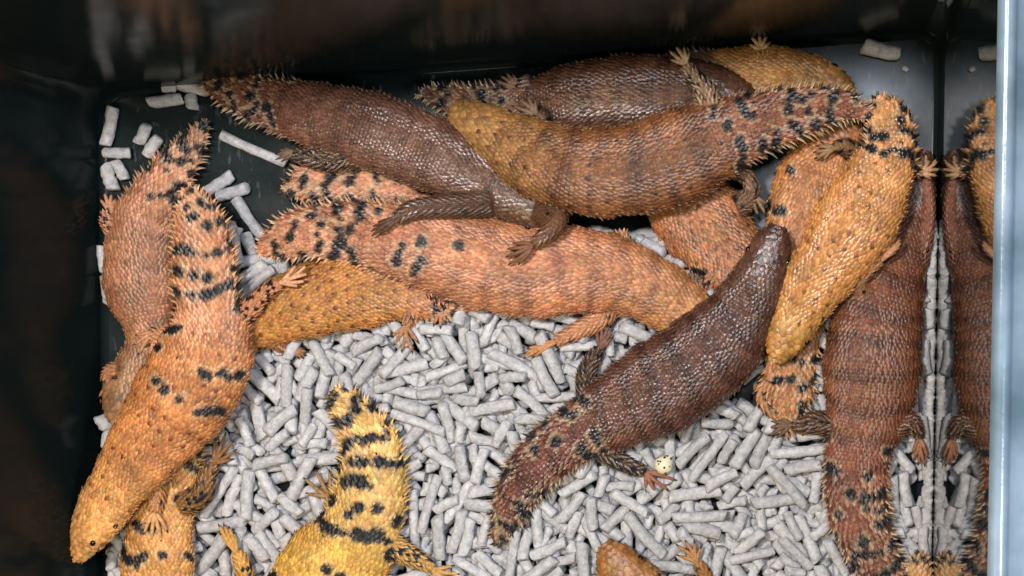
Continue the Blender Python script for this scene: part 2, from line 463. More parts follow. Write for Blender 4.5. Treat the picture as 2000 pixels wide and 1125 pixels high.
    for sd in (-1, 1):
        for ri, (deg, fac) in enumerate(((90, 1.0), (74, .8), (104, .85), (57, .5), (34, .4), (12, .36))):
            x = s_head * 0.55 + ri * 5
            while x < L - 2:
                tq = float(smooth01(np.array([x]), s_hip - .04 * L, s_hip + .06 * L)[0]); ah = float(np.interp(x, tb_.s, tb_.a))
                stp = (12.5 if tq > .5 else 9.5) * rng.uniform(.85, 1.2) * (1 + .5 * (ri > 2))
                if ri < 3 or (tq > .5 and rng.random() < .75):
                    qs.append(x); qp.append(sd * math.radians(deg + rng.normal(0, 4)))
                    l_ = (8.0 + 9.5 * tq) * fac * spine * rng.uniform(.7, 1.25) * min(1, .55 + ah / 70)
                    ql.append(l_); qw.append((5.0 + 2.4 * tq) * (.75 + .25 * fac)); qk.append((.62 + .55 * tq) * (1.0 if ri < 3 else .5))
                x += stp
    if qs:
        qs, qp, ql, qw, qk = map(np.array, (qs, qp, ql, qw, qk))
        Pq, Tq, Bq, Nq = tb_.at(qs, qp)
        dd = np.linalg.norm(Pq[:, None, :] - P[None], axis=2); near = dd.argmin(1)
        Cq = C[near]; bq = black[near]; tq = tl[near]
        D2 = norm(Tq + Nq * (qk + rng.normal(0, .12, len(qs)))[:, None] + rng.normal(0, .07, (len(qs), 3))); W2 = norm(np.cross(D2, Bq)); W2 *= np.sign((W2 * Nq).sum(1))[:, None]
        V, F = stamp(SP_V, SP_F, Pq - Nq * 1.0, D2, Bq, W2, ql, qw, qw * .8)
        cs = np.repeat(Cq[:, None, :], 9, 1)
        cm = (cream * (0.45 + 0.75 * tq) * rng.uniform(0.35, 1.25, len(qs))).clip(0, .95)[:, None]
        cm[bq & (rng.random(len(qs)) < .6)] *= 0.1
        cs[:, 4:8, :] = cs[:, 4:8, :] * (1 - 0.55 * cm[:, None]) + CREAM * 0.55 * cm[:, None]
        cs[:, 8, :] = cs[:, 8, :] * (1 - cm) + CREAM * cm
        spines.add(V, F, cs.reshape(-1, 3))
    skin_pts.append(P); skin_cols.append(C * 0.8)
    # ---- base meshes
    bv, bf = tb_.mesh()
    VV = [bv]; FF = [list(f) for f in bf]; nv = len(bv)
    toesV, toesF, toesC, tn = [], [], [], 0
    for lm in limbs:
        pts, foot = lm[0], lm[1]
        opt = lm[2] if len(lm) > 2 else {}
        lt = Tube(pts, ([0, 1], [0.9, 0.85]), step=4.0, ex=1.0)
        v, f = lt.mesh(14)
        VV.append(v); FF += [[i + nv for i in ff] for ff in f]; nv += len(v)
        lc = np.array(opt.get('col', cols[1] if opt.get('front') else cols[2]))
        # limb scales
        p = 7.2
        ss, pp, rr = [], [], 0
        sx = 4.0
        while sx < lt.L - (5 if foot else 0):
            ah = np.interp(sx, lt.s, lt.a)
            nc = max(4, int(2 * math.radians(115) * ah / p))
            ph = np.linspace(-115, 115, nc) + (p * 0.5 / max(ah, 4) * 57 if rr % 2 else 0)
            ss.append(np.full(nc, sx)); pp.append(np.radians(ph)); sx += p * 0.82; rr += 1
        ss = np.concatenate(ss); pp = np.concatenate(pp)
        P2, T2, B2, N2 = lt.at(ss, pp)
        c2 = lc * rng.uniform(0.75, 1.15, (len(P2), 1)) * (1 + 0.15 * lowf(P2))[:, None]
        blk = rng.random(len(P2)) < opt.get('black', 0.10 if not opt.get('front') else 0.02)
        c2[blk] = BLACK * 1.5
        kk = 0.16 + rng.uniform(0, opt.get('spiky', 0.22 if not opt.get('front') else 0.1), len(P2))
        D2 = norm(T2 + N2 * kk[:, None]); W2 = norm(np.cross(D2, B2)); W2 *= np.sign((W2 * N2).sum(1))[:, None]
        sz = np.interp(ss, lt.s, np.clip(lt.a / 15, 0.5, 1.0)) * p
        V, F = stamp(SC_V, SC_F, P2, D2, B2, W2, sz * 1.3, sz * 0.95, sz * 0.55)
        cv = np.repeat(c2[:, None, :], 7, 1) * edge[None, :, None]
        tm = rng.uniform(0, 0.55, len(P2))[:, None] * ~blk[:, None] * (0.4 if opt.get('front') else 1)
        cv[:, 6] = cv[:, 6] * (1 - tm) + CREAM * tm
        scales.add(V, F, cv.reshape(-1, 3))
        skin_pts.append(P2); skin_cols.append(c2 * 0.8)
        # toes
        if foot:
            x, y, r, z = pts[-1]
            for a_, l_ in foot:
                a = math.radians(a_)      # 0 = right in the picture, 90 = up
                dx, dy = math.cos(a), -math.sin(a)
                bend = rng.uniform(-0.25, 0.25)
                px_, py_ = -dy * bend * l_ * 0.3, dx * bend * l_ * 0.3
                tp = [(x - dx * 3, y - dy * 3, 4.4, z + 2), (x + dx * l_ * .4 + px_, y + dy * l_ * .4 + py_, 4.1, z + 8), (x + dx * l_ * .75 + px_ * .6, y + dy * l_ * .75 + py_ * .6, 3.6, z + 6), (x + dx * l_, y + dy * l_, 2.7, z + 2), (x + dx * (l_ + 8), y + dy * (l_ + 8), 0.7, z - 2)]
                tt = Tube(tp, ([0, 1], [1.0, 1.0]), step=3.0, ex=1.0)
                v, f = tt.mesh(8)
                tc = np.array(opt.get('toe', lc * 0.85 + CREAM * 0.12))
                cc = np.tile(tc, (len(v), 1)) * rng.uniform(0.8, 1.1, (len(v) // 8, 1)).repeat(8, 0)
                cc[-24:] = srgb(70, 50, 38)
                toesV.append(v); toesF += [[i + tn for i in ff] for ff in f]; toesC.append(cc); tn += len(v)
    # ---- one continuous skin: voxel union of trunk and limbs
    allv = np.vstack(VV)
    origin = np.array([allv[:, 0].mean(), allv[:, 1].mean(), allv[:, 2].min()])
    me = bpy.data.meshes.new('tmp'); me.from_pydata((allv - origin).tolist(), [], FF); me.update()
    tmp = bpy.data.objects.new('tmp', me); col.objects.link(tmp)
    md = tmp.modifiers.new('r', 'REMESH'); md.mode = 'VOXEL'; md.voxel_size = 4.0; md.adaptivity = 0.0
    m2 = tmp.modifiers.new('s', 'SMOOTH'); m2.iterations = 2; m2.factor = 0.5
    dg = bpy.context.evaluated_depsgraph_get()
    ev = bpy.data.meshes.new_from_object(tmp.evaluated_get(dg))
    bpy.data.objects.remove(tmp); bpy.data.meshes.remove(me)
    nvv = len(ev.vertices); vv = np.empty(nvv * 3); ev.vertices.foreach_get('co', vv); vv = vv.reshape(-1, 3) + origin
    fcs = [tuple(p.vertices) for p in ev.polygons]
    bpy.data.meshes.remove(ev)
    sp_ = np.vstack(skin_pts); sc_ = np.vstack(skin_cols)
    kd = kdtree.KDTree(len(sp_))
    for i, q in enumerate(sp_): kd.insert(q, i)
    kd.balance()
    idx = [kd.find(q)[1] for q in vv]
    cc = sc_[idx]
    if toesV:
        tv = np.vstack(toesV)
        fcs += [tuple(i + nvv for i in f) for f in toesF]
        vv = np.vstack([vv, tv]); cc = np.vstack([cc, np.vstack(toesC)])
    o = mesh_obj('skink', vv, fcs, M_SKIN, None, origin, colors=cc, smooth=True)
    tag(o, label, 'lizard', group)
    v, f, c = scales.get()
    so = mesh_obj('scales', v, f, M_GLOSS if gloss else M_SCALE, o, origin, colors=c); tag(so, kind='stuff')
    if spines.n:
        v, f, c = spines.get()
        so = mesh_obj('spines', v, f, M_SPINE, o, origin, colors=c); tag(so, kind='stuff')
    if eyes:
        for sd in (-1, 1):
            P, T, B, Nn = tb_.at(np.array([62.0 * wide]), np.array([sd * math.radians(eye_phi)]))
            bm = bmesh.new(); bmesh.ops.create_uvsphere(bm, u_segments=14, v_segments=10, radius=5.4 * wide)
            ev_ = np.array([v.co[:] for v in bm.verts]) * np.array([1.25, 1, 1]) ; ef = [tuple(v.index for v in f.verts) for f in bm.faces]; bm.free()
            Rm = np.column_stack([T[0], B[0], Nn[0]])
            mesh_obj('eye', ev_ @ Rm.T + P[0] - Nn[0] * 1.2, ef, M_EYE, o, origin, smooth=True)
    return o

def zline(pts, zs):
    """pts (x,y,hw); zs list of (index, z) -> adds z by interpolation"""
    ii = [a for a, _ in zs]; zz = [b for _, b in zs]
    return [(p[0], p[1], p[2], float(np.interp(i, ii, zz))) for i, p in enumerate(pts)]

def fan(angle, spread=70, ln=34, n=5):
    ln *= 1.32
    k = [0.62, 0.85, 1.0, 1.08, 0.80]
    return [(angle + spread * (i / (n - 1) - 0.5), ln * k[i % 5]) for i in range(n)]

C_ = srgb
#@@SKINKS
# A
bA = zline([(150, 1098, 7), (160, 1072, 27), (178, 1035, 45), (203, 990, 57), (235, 940, 63), (276, 884, 75), (338, 802, 92), (378, 742, 98), (400, 690, 92), (410, 645, 76), (408, 600, 64), (400, 540, 60), (395, 470, 56), (384, 420, 42), (372, 385, 24), (364, 364, 4)],
           [(0, 128), (3, 140), (6, 140), (8, 135), (10, 128), (15, 110)])
skink('bright orange skink with pale orange head hanging at the tub wall, eye visible', bA, 9, (C_(238, 172, 98), C_(214, 138, 78), C_(216, 146, 102)),
      [([(350, 655, 26, 120), (322, 660, 21, 118), (300, 650, 13, 108)], fan(235, 95, 34), {'black': .18}),
       ([(455, 630, 26, 120), (492, 600, 20, 118), (520, 570, 15, 122), (548, 552, 12, 124)], fan(18, 60, 40), {'black': .28, 'toe': C_(225, 170, 130)}),
       ([(290, 930, 22, 135), (305, 965, 17, 118), (303, 1000, 13, 112)], fan(262, 80, 38), {'front': 1, 'col': C_(205, 140, 85), 'toe': C_(222, 168, 112)})],
      spots=0.66, spot_from=330, dots=.35, seed=11, bars=.10, roll=([0, .2, .4], [24, 18, 0]), eye_phi=50)
# B
bB = zline([(238, 836, 8), (238, 816, 30), (244, 782, 43), (256, 745, 48), (280, 705, 46), (292, 665, 42), (288, 628, 50), (279, 580, 68), (274, 530, 71), (274, 480, 68), (284, 430, 62), (306, 385, 50), (335, 335, 40), (362, 300, 31), (386, 264, 18), (404, 234, 3)],
           [(0, 60), (2, 66), (5, 42), (8, 40), (11, 36), (15, 24)])
skink('pinkish brown skink half buried under the orange one, spiny tail tip raised beside loose pellets', bB, 10, (C_(168, 122, 82), C_(178, 120, 84), C_(205, 140, 105)),
      [([(236, 725, 20, 78), (216, 728, 15, 72), (210, 750, 11, 66)], fan(262, 50, 30), {'front': 1}),
       ([(232, 450, 24, 40), (214, 430, 17, 32), (212, 412, 12, 25)], fan(80, 90, 22), {'black': .2})],
      spots=0.7, spot_from=430, bars=.12, seed=12, wide=.8)
# C
bC = zline([(338, 1490, 8), (335, 1450, 42), (328, 1390, 55), (318, 1310, 74), (310, 1210, 80), (307, 1130, 70), (308, 1075, 67), (315, 1015, 60), (326, 960, 54), (345, 900, 45), (368, 845, 32), (385, 800, 16), (395, 765, 4)],
           [(0, 85), (6, 86), (8, 76), (12, 50)])
skink('golden orange skink with black spot bands squeezed under the pale headed one', bC, 7, (C_(225, 165, 90), C_(220, 155, 82), C_(222, 160, 88)),
      [([(355, 985, 26, 85), (392, 968, 22, 85), (405, 930, 16, 78), (418, 905, 12, 72)], fan(50, 75, 40), {'black': .22, 'col': C_(150, 105, 60), 'toe': C_(150, 105, 65)})],
      spots=0.62, spot_from=200, seed=13)
# E
bE = zline([(395, 655, 8), (415, 652, 34), (445, 648, 46), (500, 634, 52), (560, 603, 66), (640, 579, 73), (720, 573, 67), (780, 577, 48), (830, 585, 38), (880, 585, 34), (930, 575, 28), (980, 565, 12), (1000, 560, 3)],
           [(0, 62), (4, 76), (6, 76), (8, 66), (12, 50)])
skink('small dotted ochre skink on the pellets, wedged between two larger skinks', bE, 8, (C_(195, 130, 62), C_(198, 132, 66), C_(180, 118, 78)),
      [([(800, 605, 24, 68), (800, 625, 15, 62), (792, 636, 11, 60)], fan(262, 90, 34), {'black': .12}),
       ([(530, 655, 20, 64), (555, 676, 15, 58), (570, 684, 12, 54)], fan(-20, 60, 18), {'front': 1, 'col': C_(150, 95, 55)})],
      spots=0.7, spot_from=370, dots=.9, seed=14, spine=.8)
# F
bF = zline([(1450, 676, 7), (1425, 664, 34), (1390, 645, 50), (1335, 606, 57), (1280, 570, 66), (1200, 536, 74), (1120, 527, 86), (1030, 528, 92), (950, 514, 92), (880, 496, 86), (820, 478, 78), (760, 466, 70), (700, 456, 62), (640, 452, 55), (590, 456, 48), (550, 468, 36), (522, 481, 20), (503, 491, 4)],
           [(0, 62), (3, 84), (7, 100), (10, 104), (13, 84), (17, 52)])
skink('large pinkish tan skink stretched across the heap with spiny black spotted tail', bF, 10, (C_(212, 146, 86), C_(198, 130, 88), C_(206, 136, 100)),
      [([(1195, 585, 26, 78), (1175, 620, 21, 72), (1125, 648, 17, 70), (1085, 668, 12, 66)], fan(200, 28, 44), {'front': 1, 'col': C_(198, 135, 92), 'toe': C_(205, 145, 95)}),
       ([(1225, 505, 22, 88), (1217, 478, 17, 86), (1213, 455, 13, 80)], None, {'front': 1, 'col': C_(190, 140, 100)}),
       ([(850, 560, 24, 84), (868, 585, 17, 76), (860, 600, 12, 66)], fan(250, 80, 24), {'black': .3})],
      spots=0.72, spot_from=560, bars=.20, seed=15, spine=1.1)
# H
bH = zline([(1000, 420, 8), (960, 410, 38), (900, 395, 56), (830, 375, 64), (760, 362, 60), (700, 354, 54), (650, 352, 46), (605, 356, 36), (572, 366, 20), (552, 378, 4)],
           [(0, 36), (4, 42), (7, 48), (9, 40)])
skink('pink skink tail with black crescents poking out below the dark brown skink', bH, 4, (C_(190, 128, 92), C_(192, 130, 94), C_(200, 136, 102)), [], spots=0.7, spot_from=150, seed=16, eyes=False)
# I
bI = zline([(1110, 432, 8), (1085, 422, 34), (1050, 405, 46), (1005, 384, 53), (945, 352, 62), (875, 316, 70), (800, 282, 74), (720, 252, 74), (640, 230, 66), (570, 212, 56), (510, 195, 46), (460, 178, 37), (420, 163, 22), (393, 150, 3)],
           [(0, 100), (2, 112), (5, 122), (7, 112), (9, 84), (13, 40)])
skink('dark plum brown skink with spiny tail pointing to the back corner of the tub', bI, 9, (C_(110, 74, 54), C_(112, 76, 60), C_(132, 82, 64)),
      [([(690, 300, 28, 104), (640, 312, 22, 96), (595, 305, 16, 88), (575, 298, 12, 82)], fan(185, 60, 22), {'black': .2, 'col': C_(92, 66, 48)}),
       ([(960, 395, 28, 130), (880, 402, 22, 146), (810, 408, 18, 150), (775, 428, 14, 146)], fan(205, 34, 36), {'front': 1, 'col': C_(98, 70, 54), 'toe': C_(96, 70, 52)}),
       ([(1060, 415, 26, 130), (1088, 430, 21, 158), (1062, 462, 15, 165), (1040, 478, 12, 162)], fan(205, 60, 38), {'front': 1, 'col': C_(120, 82, 56), 'toe': C_(135, 92, 66)})],
      spots=0.55, spot_from=500, gloss=True, seed=17, mott=.12, bars=.16, cream=.7)
# K
bK = zline([(1490, 206, 8), (1455, 198, 42), (1400, 188, 60), (1340, 184, 72), (1270, 184, 76), (1200, 186, 76), (1120, 192, 66), (1060, 200, 52), (1010, 206, 42), (955, 206, 38), (900, 198, 30), (855, 188, 20), (812, 181, 3)],
           [(0, 66), (4, 86), (6, 80), (8, 60), (12, 36)])
skink('glossy chocolate brown skink arched against the back wall, white spines on its tail', bK, 8, (C_(102, 66, 46), C_(106, 68, 48), C_(146, 104, 82)),
      [([(1040, 165, 22, 70), (1022, 170, 16, 66), (1012, 168, 12, 62)], fan(150, 70, 26), {'black': .2, 'col': C_(140, 105, 88)}),
       ([(1050, 228, 22, 92), (1062, 232, 15, 112), (1048, 222, 11, 120)], fan(140, 90, 30), {'black': .2, 'col': C_(110, 80, 60)})],
      spots=0.6, spot_from=430, gloss=True, bars=.25, seed=18, cream=.95, eyes=False)
# J
bJ = zline([(888, 206, 8), (900, 220, 30), (925, 240, 46), (965, 262, 56), (1010, 288, 68), (1060, 314, 78), (1130, 333, 84), (1205, 334, 88), (1290, 318, 92), (1370, 284, 86), (1440, 254, 68), (1520, 230, 54), (1590, 212, 42), (1640, 206, 32), (1680, 216, 16), (1704, 226, 3)],
           [(0, 96), (3, 128), (6, 150), (9, 142), (12, 118), (15, 90)])
skink('big amber brown skink on top of the heap with tan head and banded tail', bJ, 10, (C_(172, 124, 68), C_(138, 86, 48), C_(156, 96, 70)),
      [([(1405, 320, 28, 120), (1440, 330, 20, 96), (1462, 350, 14, 84), (1468, 375, 11, 78)], fan(285, 70, 32), {'black': .3, 'col': C_(135, 98, 72)}),
       ([(1385, 215, 28, 140), (1375, 175, 20, 128), (1350, 145, 15, 126), (1340, 125, 12, 124)], fan(120, 90, 26), {'black': .3, 'col': C_(160, 125, 90), 'toe': C_(205, 170, 130)})],
      spots=0.66, spot_from=520, bars=.25, dots=.5, seed=19, spine=1.1, cream=.9)
# L
bL = zline([(1672, 196, 6), (1652, 182, 25), (1618, 165, 40), (1560, 150, 52), (1495, 146, 57), (1435, 148, 54), (1385, 144, 46), (1335, 134, 32), (1295, 128, 16), (1268, 124, 3)],
           [(0, 50), (4, 62), (6, 48), (9, 20)])
skink('plain golden tan skink in the back corner behind the banded tail', bL, 6, (C_(190, 135, 70), C_(196, 138, 70), C_(150, 110, 75)),
      [([(1490, 120, 20, 72), (1492, 104, 14, 74), (1488, 96, 11, 74)], fan(100, 120, 22), {'front': 1, 'toe': C_(220, 180, 130)})],
      spots=0.5, spot_from=280, seed=20, mott=.2)
# N
bN = zline([(1672, 225, 8), (1655, 250, 34), (1628, 290, 54), (1598, 335, 74), (1585, 390, 80), (1575, 450, 80), (1562, 520, 74), (1552, 590, 66), (1545, 660, 58), (1543, 715, 52), (1545, 760, 44), (1540, 800, 28), (1532, 838, 4)],
           [(0, 30), (4, 42), (7, 42), (10, 70), (12, 62)])
skink('orange skink with scattered black dots lying beneath the shiny yellow orange one', bN, 8, (C_(196, 126, 72), C_(205, 138, 82), C_(200, 138, 88)),
      [([(1505, 745, 24, 74), (1490, 775, 17, 70), (1508, 805, 12, 66), (1530, 815, 11, 62)], fan(300, 70, 34), {'black': .2}),
       ([(1670, 300, 22, 66), (1650, 285, 16, 84), (1630, 290, 12, 92)], fan(190, 70, 26), {'front': 1, 'black': .3, 'col': C_(150, 110, 75)})],
      spots=0.75, spot_from=110, seed=21)
# O
bO = zline([(1240, 290, 8), (1262, 315, 44), (1300, 350, 66), (1350, 408, 84), (1398, 465, 82), (1438, 520, 64), (1468, 570, 52), (1492, 620, 42), (1514, 660, 28), (1530, 692, 5)],
           [(0, 36), (3, 48), (5, 52), (9, 46)])
skink('orange brown skink with small dark dots filling the gap under the amber one', bO, 6, (C_(180, 120, 72), C_(188, 122, 76), C_(185, 120, 78)),
      [([(1400, 535, 20, 60), (1385, 552, 15, 62), (1378, 566, 12, 60)], fan(240, 70, 26), {'black': .05, 'col': C_(180, 120, 85)}),
       ([(1440, 400, 26, 74), (1462, 390, 20, 78), (1470, 370, 15, 78), (1456, 345, 12, 76)], fan(100, 70, 28), {'black': .3, 'col': C_(130, 95, 70)})],
      spots=0.55, spot_from=260, dots=.95, seed=22)
# P
bP = zline([(1806, 292, 8), (1802, 315, 24), (1796, 360, 32), (1787, 420, 36), (1768, 490, 48), (1738, 560, 72), (1716, 620, 88), (1705, 690, 95), (1700, 760, 92), (1690, 820, 78), (1678, 870, 65), (1672, 930, 61), (1676, 990, 59), (1692, 1050, 53), (1714, 1095, 46), (1738, 1135, 30), (1756, 1168, 5)],
           [(0, 36), (3, 40), (5, 72), (7, 90), (10, 84), (14, 80), (16, 76)])
skink('chestnut brown skink lying along the mirror wall with banded tail', bP, 10, (C_(112, 70, 48), C_(126, 74, 46), C_(144, 84, 60)),
      [([(1630, 830, 26, 86), (1590, 825, 22, 82), (1568, 832, 15, 72), (1545, 828, 11, 66)], fan(190, 70, 30), {'black': .12, 'col': C_(95, 62, 42)}),
       ([(1735, 840, 26, 86), (1772, 822, 22, 84), (1790, 840, 14, 76), (1796, 856, 11, 70)], fan(268, 50, 34), {'black': .12, 'col': C_(110, 70, 46), 'toe': C_(165, 112, 84)}),
       ([(1690, 575, 20, 100), (1676, 552, 15, 118), (1700, 525, 12, 128), (1722, 508, 9, 128)], fan(42, 24, 36), {'front': 1, 'col': C_(170, 120, 85), 'toe': C_(200, 145, 105)}),
       ([(1790, 520, 18, 62), (1808, 470, 14, 60), (1816, 410, 11, 58), (1812, 345, 9, 56)], fan(95, 120, 30), {'front': 1, 'col': C_(150, 95, 72), 'toe': C_(205, 165, 125)})],
      spots=0.6, spot_from=560, bars=.3, seed=23, cream=.7)
# M
bM = zline([(1512, 707, 7), (1522, 685, 28), (1540, 650, 43), (1562, 605, 53), (1590, 555, 62), (1630, 500, 74), (1662, 450, 82), (1690, 400, 80), (1714, 350, 68), (1734, 310, 54), (1740, 270, 48), (1738, 235, 42), (1725, 208, 26), (1706, 190, 6)],
           [(0, 118), (3, 124), (6, 128), (9, 108), (13, 66)])
skink('shiny yellow orange skink pointing its snout down beside the dark diagonal one', bM, 9, (C_(196, 142, 72), C_(222, 152, 84), C_(226, 158, 98)),
      [([(1768, 330, 20, 90), (1790, 332, 15, 84), (1802, 336, 11, 80)], fan(10, 100, 22), {'black': .2, 'col': C_(200, 150, 110)})],
      spots=0.85, spot_from=420, dots=.6, gloss=True, seed=24)
# G
bG = zline([(1520, 440, 10), (1514, 460, 31), (1502, 495, 43), (1486, 540, 53), (1462, 590, 64), (1420, 652, 82), (1358, 712, 92), (1288, 757, 92), (1218, 795, 80), (1152, 832, 62), (1095, 866, 55), (1050, 908, 50), (1016, 952, 44), (994, 1000, 33), (979, 1036, 20), (971, 1068, 3)],
           [(0, 118), (3, 124), (6, 108), (9, 90), (12, 76), (15, 58)])
skink('dark reddish brown skink lying diagonally across the pellets, spiny tail toward the open litter', bG, 9, (C_(102, 68, 54), C_(100, 63, 51), C_(120, 70, 58)),
      [([(1165, 865, 26, 82), (1195, 890, 20, 76), (1235, 912, 15, 66), (1262, 922, 11, 60)], fan(-40, 100, 38), {'black': .25, 'col': C_(78, 56, 42), 'toe': C_(165, 108, 84)}),
       ([(1150, 775, 24, 86), (1146, 730, 19, 80), (1162, 695, 14, 74), (1172, 680, 11, 70)], fan(70, 60, 34), {'black': .25, 'col': C_(88, 62, 46), 'toe': C_(130, 92, 76)}),
       ([(1410, 600, 22, 104), (1380, 605, 16, 96), (1358, 590, 13, 86), (1356, 572, 11, 80)], fan(80, 80, 26), {'front': 1, 'col': C_(135, 92, 74)})],
      spots=0.6, spot_from=520, bars=.30, gloss=True, seed=25, cream=.6)
# R
bR = zline([(470, 1420, 8), (490, 1380, 42), (520, 1320, 60), (562, 1250, 86), (610, 1180, 104), (655, 1112, 104), (692, 1056, 86), (714, 1005, 72), (724, 955, 66), (728, 910, 62), (722, 870, 54), (706, 835, 44), (686, 805, 37), (664, 780, 26), (646, 765, 7)],
           [(0, 80), (5, 92), (9, 84), (14, 58)])
skink('yellow skink with bold black blotches, tail lying on the open pellets', bR, 7, (C_(240, 190, 92), C_(242, 186, 84), C_(238, 188, 104)),
      [([(672, 1010, 24, 86), (652, 990, 18, 80), (648, 972, 12, 72)], fan(120, 100, 42), {'black': .3, 'col': C_(210, 155, 80), 'toe': C_(170, 130, 80)}),
       ([(765, 1065, 26, 86), (800, 1085, 20, 80), (830, 1100, 14, 72), (845, 1112, 11, 66)], fan(-30, 80, 34), {'black': .3, 'col': C_(205, 155, 80)}),
       ([(520, 1230, 22, 84), (484, 1160, 19, 84), (474, 1105, 15, 80), (462, 1078, 12, 76)], fan(115, 34, 40), {'front': 1, 'black': .12, 'col': C_(215, 160, 75), 'toe': C_(215, 160, 85)})],
      spots=0.85, spot_from=190, seed=26, sp=9.6, spine=1.15, cream=.35, srad=11.5)
# S
bS = zline([(1180, 1061, 8), (1191, 1078, 30), (1211, 1110, 50), (1238, 1152, 62), (1272, 1205, 74), (1312, 1275, 95), (1350, 1350, 98), (1380, 1420, 80), (1402, 1480, 60), (1425, 1540, 46), (1450, 1600, 26), (1465, 1640, 4)],
           [(0, 76), (3, 88), (6, 90), (11, 60)])
skink('smooth brown snout with bronze head poking up from the open pellets', bS, 8, (C_(172, 116, 58), C_(178, 120, 62), C_(180, 125, 80)),
      [([(1335, 1250, 22, 84), (1385, 1190, 18, 80), (1380, 1130, 14, 76), (1362, 1100, 12, 72)], fan(118, 80, 34), {'front': 1, 'col': C_(180, 120, 65), 'toe': C_(190, 138, 88)})],
      seed=27, mott=.08)
# T
bT = zline([(1600, 1560, 8), (1625, 1520, 42), (1660, 1450, 62), (1705, 1365, 80), (1748, 1280, 74), (1775, 1205, 46), (1788, 1150, 34), (1794, 1110, 24), (1800, 1076, 5)],
           [(0, 80), (4, 84), (8, 64)])
skink('spiny cream and black tail tip against the mirror wall', bT, 4, (C_(210, 150, 90), C_(205, 140, 85), C_(220, 165, 110)), [], spots=0.8, spot_from=200, seed=28, eyes=True)
#@@END

# ------------------------------------------------------------------ pellets
rngp = np.random.default_rng(5)
def pellet_mesh(name, Ln, R, seed, bend=0.0):
    r = np.random.default_rng(seed)
    nr, ns = 9, 10
    V = []; F = []
    tt = np.linspace(-0.5, 0.5, nr)
    cut0 = r.uniform(-.25, .25, 2); cut1 = r.uniform(-.25, .25, 2)
    for i, t in enumerate(tt):
        e = 1.0 if 0 < i < nr - 1 else 0.80
        rr = R * e * r.uniform(.93, 1.06)
        for j in range(ns):
            a = 2 * math.pi * j / ns
            q = rr * r.uniform(.89, 1.09)
            y, z = q * math.cos(a), q * math.sin(a)
            sh = (cut0 * 1.6 if i < 2 else cut1 * 1.6) if i in (0, 1, nr - 1, nr - 2) else (0, 0)
            x = t * Ln * (1.0 if 0 < i < nr - 1 else 1.0) + y * sh[0] + z * sh[1] + bend * 0
            if i == 1: x = -0.5 * Ln + R * .22 + y * sh[0] + z * sh[1]
            if i == nr - 2: x = 0.5 * Ln - R * .22 + y * sh[0] + z * sh[1]
            V.append((x, y + bend * (t * t * 4 - .5) * R, z))
    for i in range(nr - 1):
        for j in range(ns):
            F.append((i * ns + j, i * ns + (j + 1) % ns, (i + 1) * ns + (j + 1) % ns, (i + 1) * ns + j))
    c0 = len(V); V.append((tt[0] * Ln + R * .05, 0, 0)); V.append((tt[-1] * Ln - R * .05, 0, 0))
    for j in range(ns):
        F.append((c0, (j + 1) % ns, j)); F.append((c0 + 1, (nr - 1) * ns + j, (nr - 1) * ns + (j + 1) % ns))
    return np.array(V), F
def pellet_data(Ln, R, seed, bend):
    V, F = pellet_mesh('p', Ln, R, seed, bend)
    me = bpy.data.meshes.new('litter_pellet'); me.from_pydata((V * S).tolist(), [], F); me.update()
    me.polygons.foreach_set('use_smooth', [True] * len(me.polygons))
    me.materials.append(M_PELLET)
    return me, V, F
variants = []
for i in range(22):
    Ln = [38, 48, 58, 64, 70, 76, 82, 88, 94, 102, 112][i % 11] + rngp.uniform(-4, 4); R = rngp.uniform(9.6, 12.4)
    me, V, F = pellet_data(Ln, R, 100 + i, rngp.uniform(-.5, .5))
    variants.append((Ln, R, me, V, F))
# height map deposit
G = 4.0; GX0, GY0 = 190.0, 400.0; GW, GH = 412, 332
hm = np.zeros((GH, GW)); idm = -np.ones((GH, GW), int)
poly = [(455, 462), (560, 520), (760, 600), (1000, 580), (1180, 500), (1285, 468), (1400, 540), (1500, 640), (1640, 640), (1785, 445), (1826, 445), (1804, 1690), (222, 1690), (228, 1060), (330, 870), (395, 720), (440, 590)]
def inside(x, y):
    c = False; n = len(poly)
    for i in range(n):
        x1, y1 = poly[i]; x2, y2 = poly[i - 1]
        if (y1 > y) != (y2 > y) and x < (x2 - x1) * (y - y1) / (y2 - y1) + x1: c = not c
    return c and (x - 1440) ** 2 + (y - 742) ** 2 > 58 ** 2 and (x - 1800) ** 2 + (y - 945) ** 2 > 34 ** 2
def xwall(y): return 1836 + (1806 - 1836) * (y - 62) / 1658 
def support(x, y, yaw, Ln, R):
    c, s_ = math.cos(yaw), math.sin(yaw)
    t = np.linspace(-.5, .5, 11) * Ln * 0.96
    h = np.zeros(11)
    for o in (-.6, 0, .6):
        gx = ((x + t * c - s_ * o * R - GX0) / G).astype(int).clip(0, GW - 1); gy = ((y + t * s_ + c * o * R - GY0) / G).astype(int).clip(0, GH - 1)
        h = np.maximum(h, hm[gy, gx] - R * (1 - math.sqrt(1 - o * o)))
    best = None
    hl, hr = t < 0, t > 0
    # upper hull edge that spans the middle
    zi = -1e9; mi = 0
    dl = t[hl][:, None]; drr = t[hr][None, :]
    mm = (h[hr][None, :] - h[hl][:, None]) / (drr - dl)
    z0 = h[hl][:, None] - mm * dl
    k = np.argmax(z0); i, j = np.unravel_index(k, z0.shape)
    z, m_ = z0[i, j], mm[i, j]
    z = max(z, h[5])
    return z, m_
placed = []
